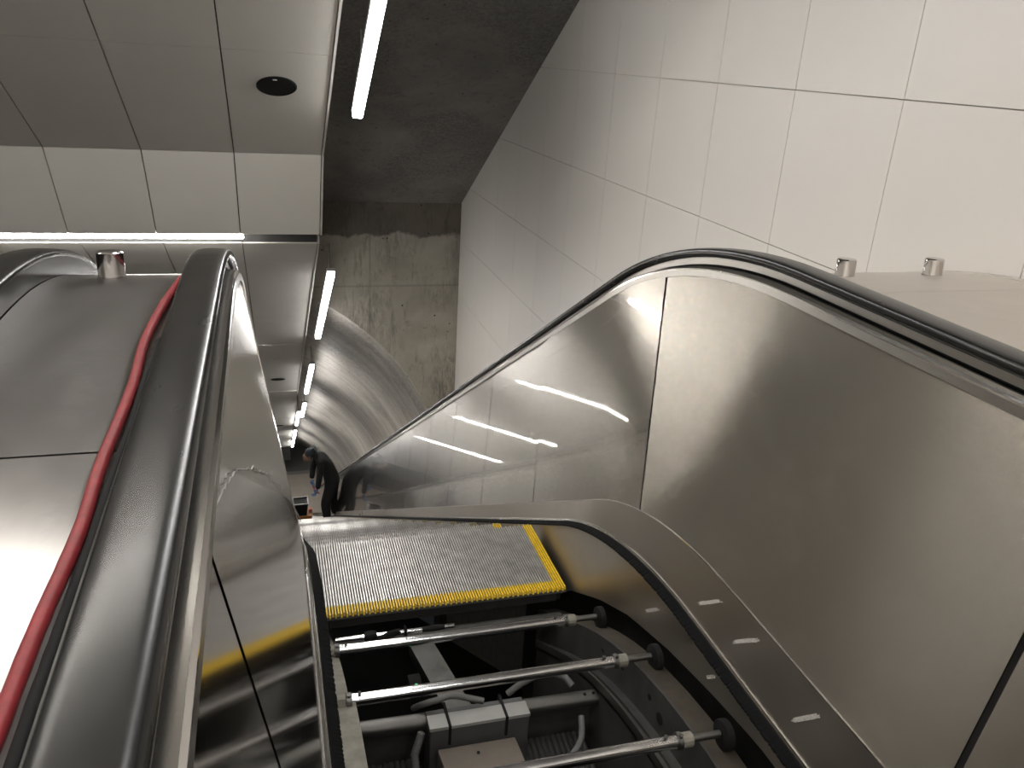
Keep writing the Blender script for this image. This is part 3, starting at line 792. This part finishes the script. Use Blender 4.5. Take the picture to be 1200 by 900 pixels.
mb = MB(); mb.box(.86, .94, -3.5, -.6, 2.35, 2.40); build('diffuser', mb, 'strip', t, smooth=0, bevel=.01)
mb = MB(); mb.box(.855, .945, -3.5, -.6, 2.4005, 3.06); build('housing', mb, 'box_top', t, smooth=0)

# ------------------------------------------------------------------ rest of the hall
mb = MB(); mb.box(-2.5, -2.16, -6, 23, -16, 3.4); struct(build('wall_left', mb, 'hallwall', smooth=0))
mb = MB(); mb.box(-4.0, 2.05, -6.1, -6, -1.3, 3.4); struct(build('wall_back', mb, 'hallwall', smooth=0))
zF = -1.9-TA*YEND
mb = MB()
mb.hexa([(-2.16, 2.2, -3.2), (2.0, 2.2, -3.2), (2.0, YEND, zF-.9), (-2.16, YEND, zF-.9), (-2.16, 2.2, -3.0), (2.0, 2.2, -3.0), (2.0, YEND, zF-.7), (-2.16, YEND, zF-.7)])
struct(build('floor', mb, 'frame_dark', smooth=0), 'sloping structural floor beneath the escalators')
mb = MB(); mb.box(-4, 3, YEND-.5, 33, zF-.1, zF); struct(build('floor', mb, 'floor', smooth=0), 'lower landing floor')
mb = MB(); mb.box(-1.2, .42, 26.3, 29.4, zF+.001, zF+.02); tag(build('floor_mat', mb, 'floor_dark', loc=(0, 27, zF), smooth=0), 'dark mat on the far lower landing, left of the worker', 'mat')
mb = MB(); mb.box(-4, 3, 33, 33.2, zF, zF+6); struct(build('wall_front', mb, 'hallwall', smooth=0), 'end wall of the lower landing')
for x_, s_ in ((-4.1, 1), (3.0, 1)):
    mb = MB(); mb.box(x_, x_+.1, YEND-2, 33, zF, zF+6); struct(build('wall_left' if x_ < 0 else 'wall_right', mb, 'hallwall', smooth=0))
mb = MB(); mb.box(-4, 3, YEND-.6, 33, zF+3.6, zF+3.7); struct(build('ceiling', mb, 'ceil_panel', smooth=0), 'ceiling of the lower landing')
t = thing('landing_light', 'light panel over the lower landing', 'light', (0, 27, zF+3.5))
mb = MB(); mb.box(-1.5, 1.5, 26, 29, zF+3.54, zF+3.59); build('diffuser', mb, 'dim', t, smooth=0)

# ------------------------------------------------------------------ the worker
def skin_fig(name, joints, edges, radii, matn, parent, loc, sub=2, root=0):
    me = bpy.data.meshes.new(name); off = world_loc(parent) if parent is not None else Vector(loc)
    me.from_pydata([Vector(j)-off for j in joints], edges, [])
    o = bpy.data.objects.new(name, me); COL.objects.link(o)
    if parent is not None: o.parent = parent
    else: o.location = off
    sk = o.modifiers.new('skin', 'SKIN'); sk.use_smooth_shade = True
    sv = me.skin_vertices[0].data if me.skin_vertices else None
    if sv is None:
        bm = bmesh.new(); bm.from_mesh(me); bm.verts.layers.skin.verify(); bm.to_mesh(me); bm.free(); sv = me.skin_vertices[0].data
    for i, r in enumerate(radii):
        sv[i].radius = r if isinstance(r, tuple) else (r, r); sv[i].use_root = (i == root)
    s = o.modifiers.new('sub', 'SUBSURF'); s.levels = s.render_levels = sub
    me.materials.append(M[matn])
    return o
KS = 27
zT = -1.63-.4*TA*KS; yT = 2.172+.4*KS      # tread the worker stands on
zT2 = zT; PY = yT+.21
W = thing('person', 'worker in black clothes and dark cap bending forward on the lower steps', 'person', (.80, PY, zT))
# base measurements: hip 0.86 m above the tread, leaning to the left
J = [( .878, PY, zT+.86),        #0 pelvis
     ( .855, PY, zT+1.00),       #1 waist
     ( .800, PY-.01, zT+1.15),   #2 chest low
     ( .725, PY-.01, zT+1.27),   #3 chest
     ( .655, PY-.01, zT+1.34),   #4 neck base
     ( .600, PY-.01, zT+1.375),  #5 neck
     ( .560, PY-.01, zT+1.40),   #6 head back
     ( .525, PY-.01, zT+1.385),  #7 head
     ( .495, PY-.01, zT+1.345),  #8 face
     # near arm (towards the viewer, right in the photo)
     ( .705, PY-.18, zT+1.27),   #9 shoulder
     ( .665, PY-.25, zT+1.03),   #10 elbow
     ( .635, PY-.20, zT+.80),    #11 wrist
     # far arm
     ( .680, PY+.16, zT+1.27),   #12
     ( .590, PY+.20, zT+1.05),   #13
     ( .555, PY+.10, zT+.84),    #14
     # near leg
     ( .890, PY-.10, zT+.80),    #15
     ( .760, PY-.12, zT+.46),    #16 knee
     ( .800, PY-.12, zT+.10),    #17 ankle
     # far leg
     ( .930, PY+.10, zT+.80),    #18
     ( .900, PY+.12, zT+.44),    #19
     ( .960, PY+.10, zT+.10)]    #20
E_ = [(0,1),(1,2),(2,3),(3,4),(4,5),(5,6),(6,7),(7,8),(3,9),(9,10),(10,11),(3,12),(12,13),(13,14),(0,15),(15,16),(16,17),(0,18),(18,19),(19,20)]
R_ = [(.165,.14),(.16,.135),(.17,.14),(.16,.14),(.095,.09),(.06,.06),(.082,.08),(.095,.09),(.065,.07),.072,.058,.045,.072,.058,.045,.115,.092,.07,.115,.092,.07]
body = skin_fig('body', J, E_, R_, 'cloth', W, None)
# face of the lowered head, with nose, mouth and ears under the cap
fc = Vector((.500, PY-.01, zT+1.335))
fd = Vector((-.72, -.05, -.69)).normalized(); fu = Vector((-.69, 0, .72)).normalized(); fs = fd.cross(fu)
def ell(mb, c, ax, n=16, m=10):
    rings = []
    for j in range(m+1):
        th = math.pi*j/m
        rings.append([Vector(c)+ax[0]*math.cos(th)+(ax[1]*math.cos(2*math.pi*k/n)+ax[2]*math.sin(2*math.pi*k/n))*max(math.sin(th), .02) for k in range(n)])
    mb.loft(rings)
mb = MB(); ell(mb, fc+fd*.022, (fd*.062, fu*.085, fs*.066)); ell(mb, fc+fd*.088-fu*.005, (fd*.018, fu*.022, fs*.011)); ell(mb, fc-fu*.048+fd*.062, (fd*.012, fu*.007, fs*.022))
for s_ in (-1, 1):
    ell(mb, fc+fs*.078*s_-fd*.03, (fd*.014, fu*.026, fs*.008)); ell(mb, fc+fs*.028*s_+fd*.073+fu*.022, (fd*.008, fu*.007, fs*.012))
build('face', mb, 'skin', W, smooth=60)
mb = MB(); hc = Vector((.535, PY-.01, zT+1.405)); ell(mb, hc, (fd*.10, fu*.085, fs*.088), 20, 12)
cp = build('cap', mb, 'hat', W, smooth=60)
mb = MB(); b0 = hc-fd*.06+fu*.045; bd = Vector((.80, -.1, .45)).normalized(); bu = bd.cross(fs).normalized()
rings = []
for k in range(7):
    a = k/6; w_ = .065*math.sqrt(max(0, 1-(a*.85)**2)); c = b0+bd*(.10*a)
    rings.append([c-fs*w_, c-fs*w_+bu*.006, c+bu*.014, c+fs*w_+bu*.006, c+fs*w_, c+bu*.006])
mb.loft(rings); build('cap_brim', mb, 'hat', cp, smooth=50)
# gloved hands, five fingers each
def hand(wr, aim, side, label_mat='glove'):
    wr = Vector(wr); aim = Vector(aim).normalized(); across = Vector(side).normalized(); down = aim.cross(across).normalized()
    pts = [wr, wr+aim*.035, wr+aim*.085]; rad = [.026, (.038, .022), (.040, .018)]; ed = [(0,1),(1,2)]
    for i, (o_, L) in enumerate(((-.030,.072),(-.010,.082),(.011,.076),(.031,.060))):
        b = wr+aim*.085+across*o_; n0 = len(pts)
        pts += [b, b+aim*L*.45+down*.008, b+aim*L*.72+down*.032, b+aim*L*.70+down*.055]; rad += [.0105, .0098, .009, .0075]
        ed += [(2, n0), (n0, n0+1), (n0+1, n0+2), (n0+2, n0+3)]
    n0 = len(pts); b = wr+aim*.03-across*.034
    pts += [b, b+aim*.03-across*.022+down*.012, b+aim*.055-across*.018+down*.032]; rad += [.013, .011, .009]; ed += [(1, n0), (n0, n0+1), (n0+1, n0+2)]
    h_ = skin_fig('hand', pts, ed, rad, label_mat, W, None, 1); h_['label'] = 'hand in a blue work glove'; return h_
hand((.632, PY-.20, zT+.79), (-.35, .15, -.92), (.2, -.95, -.1))
hand((.553, PY+.10, zT+.83), (.10, -.25, -.96), (-.2, .95, -.2))
# shoes
for x_, y_ in ((.775, PY-.12), (.940, PY+.10)):
    mb = MB(); rings = []
    for k, (dx, w_, h_) in enumerate(((.075,.030,.06),(.05,.040,.095),(.0,.042,.10),(-.06,.046,.075),(-.12,.048,.05),(-.165,.036,.038),(-.18,.02,.022))):
        rings.append([Vector((x_+.02+dx, y_-w_, zT+.002)), Vector((x_+.02+dx, y_+w_, zT+.002)), Vector((x_+.02+dx, y_+w_, zT+.002+h_*.6)), Vector((x_+.02+dx, y_+w_*.5, zT+.002+h_)), Vector((x_+.02+dx, y_-w_*.5, zT+.002+h_)), Vector((x_+.02+dx, y_-w_, zT+.002+h_*.6))])
    mb.loft(rings); build('shoe', mb, 'shoe', W, smooth=50)
# tool in the hands
t = thing('hand_tool', 'small red-handled tool in the gloved hands of the worker', 'tool', (.60, PY-.06, zT+.72))
mb = MB(); mb.tube([(.655, PY-.20, zT+.715), (.60, PY-.06, zT+.705), (.565, PY+.06, zT+.715)], [.014, .016, .014], 12); build('grip', mb, 'glovered', t)
mb = MB(); mb.tube([(.60, PY-.06, zT+.705), (.585, PY-.07, zT+.62)], .008, 10); build('shaft', mb, 'galv', t)
# boxes and rags beside the worker
yb_ = yT+.06
t = thing('storage_crate', 'orange-brown crate on the steps beside the worker, under the dark bin', 'crate', (.38, yb_+.15, zT))
mb = MB(); mb.box(.235, .53, yb_, yb_+.28, zT+.002, zT+.235); build('crate_body', mb, 'orange', t, bevel=.008)
mb = MB(); mb.box(.228, .537, yb_-.006, yb_+.286, zT+.2355, zT+.255); build('crate_rim', mb, 'orange', t, bevel=.004)
t = thing('tool_bin', 'dark open bin with a pale rim on top of the orange crate', 'bin', (.36, yb_+.13, zT+.256))
mb = MB(); z0_ = zT+.256
mb.hexa([(.24,yb_+.01,z0_),(.44,yb_+.01,z0_),(.44,yb_+.25,z0_),(.24,yb_+.25,z0_),(.22,yb_-.0,z0_+.22),(.47,yb_-.0,z0_+.22),(.47,yb_+.26,z0_+.22),(.22,yb_+.26,z0_+.22)]); build('bin_body', mb, 'black', t, bevel=.006)
mb = MB(); z1 = z0_+.221
for (a, b, c, d) in ((.21,.48,yb_-.01,yb_+.01),(.21,.48,yb_+.25,yb_+.27),(.21,.23,yb_+.01,yb_+.25),(.46,.48,yb_+.01,yb_+.25)): mb.box(a, b, c, d, z1, z1+.022)
build('bin_rim', mb, 'galv', t, bevel=.003)
mb = MB(); rnd = random.Random(9)
def lump(c, r, sq, matn, name, label, cat, par=None):
    bm = bmesh.new(); bmesh.ops.create_icosphere(bm, subdivisions=3, radius=1)
    from mathutils import noise as mn
    for v in bm.verts:
        k = 1+.45*mn.noise(v.co*2.1+Vector(c))+.2*mn.noise(v.co*5+Vector(c)); v.co = Vector((v.co.x*r*k, v.co.y*r*k, max(v.co.z*r*sq*k, -r*sq*.8)))
    me = bpy.data.meshes.new(name); bm.to_mesh(me); bm.free(); o = link(name, me, matn, smooth=60); o.location = c
    return tag(o, label, cat)
lump((.618, yT+.08, zT+.070), .058, 1.25, 'rag', 'rag', 'crumpled white rag at the feet of the worker', 'rag')
lump((.510, yT+.20, zT+.290), .036, 1.0, 'pink', 'work_glove', 'salmon-coloured glove lying on the crate behind the dark bin', 'glove')

# ------------------------------------------------------------------ camera
Rw = ((0.96037604, -0.27212765, 0.06020297), (0.04555266, 0.36636362, 0.92935604), (0.27495965, 0.88978887, -0.36424298))
cam = bpy.data.cameras.new('camera'); co = bpy.data.objects.new('camera', cam); COL.objects.link(co)
r_, u_, f_ = Vector(Rw[0]), Vector(Rw[1]), Vector(Rw[2])
mx = Matrix((( r_.x, u_.x, -f_.x), (r_.y, u_.y, -f_.y), (r_.z, u_.z, -f_.z))).to_4x4()
co.matrix_world = mx
cam.sensor_width = 36; cam.lens = 973.11/1200*36; cam.clip_start = .01; cam.clip_end = 200
S.camera = co

w = bpy.data.worlds.new('world'); S.world = w; w.use_nodes = True
w.node_tree.nodes['Background'].inputs[0].default_value = (.9, .95, 1, 1); w.node_tree.nodes['Background'].inputs[1].default_value = .02
S.view_settings.view_transform = 'Standard'; S.view_settings.look = 'None'; S.view_settings.gamma = 1
S.view_settings.use_curve_mapping = False
S.view_settings.exposure = -1.1
S.cycles.max_bounces = 10; S.cycles.glossy_bounces = 8; S.cycles.diffuse_bounces = 5
S.cycles.caustics_reflective = True; S.cycles.sample_clamp_indirect = 8
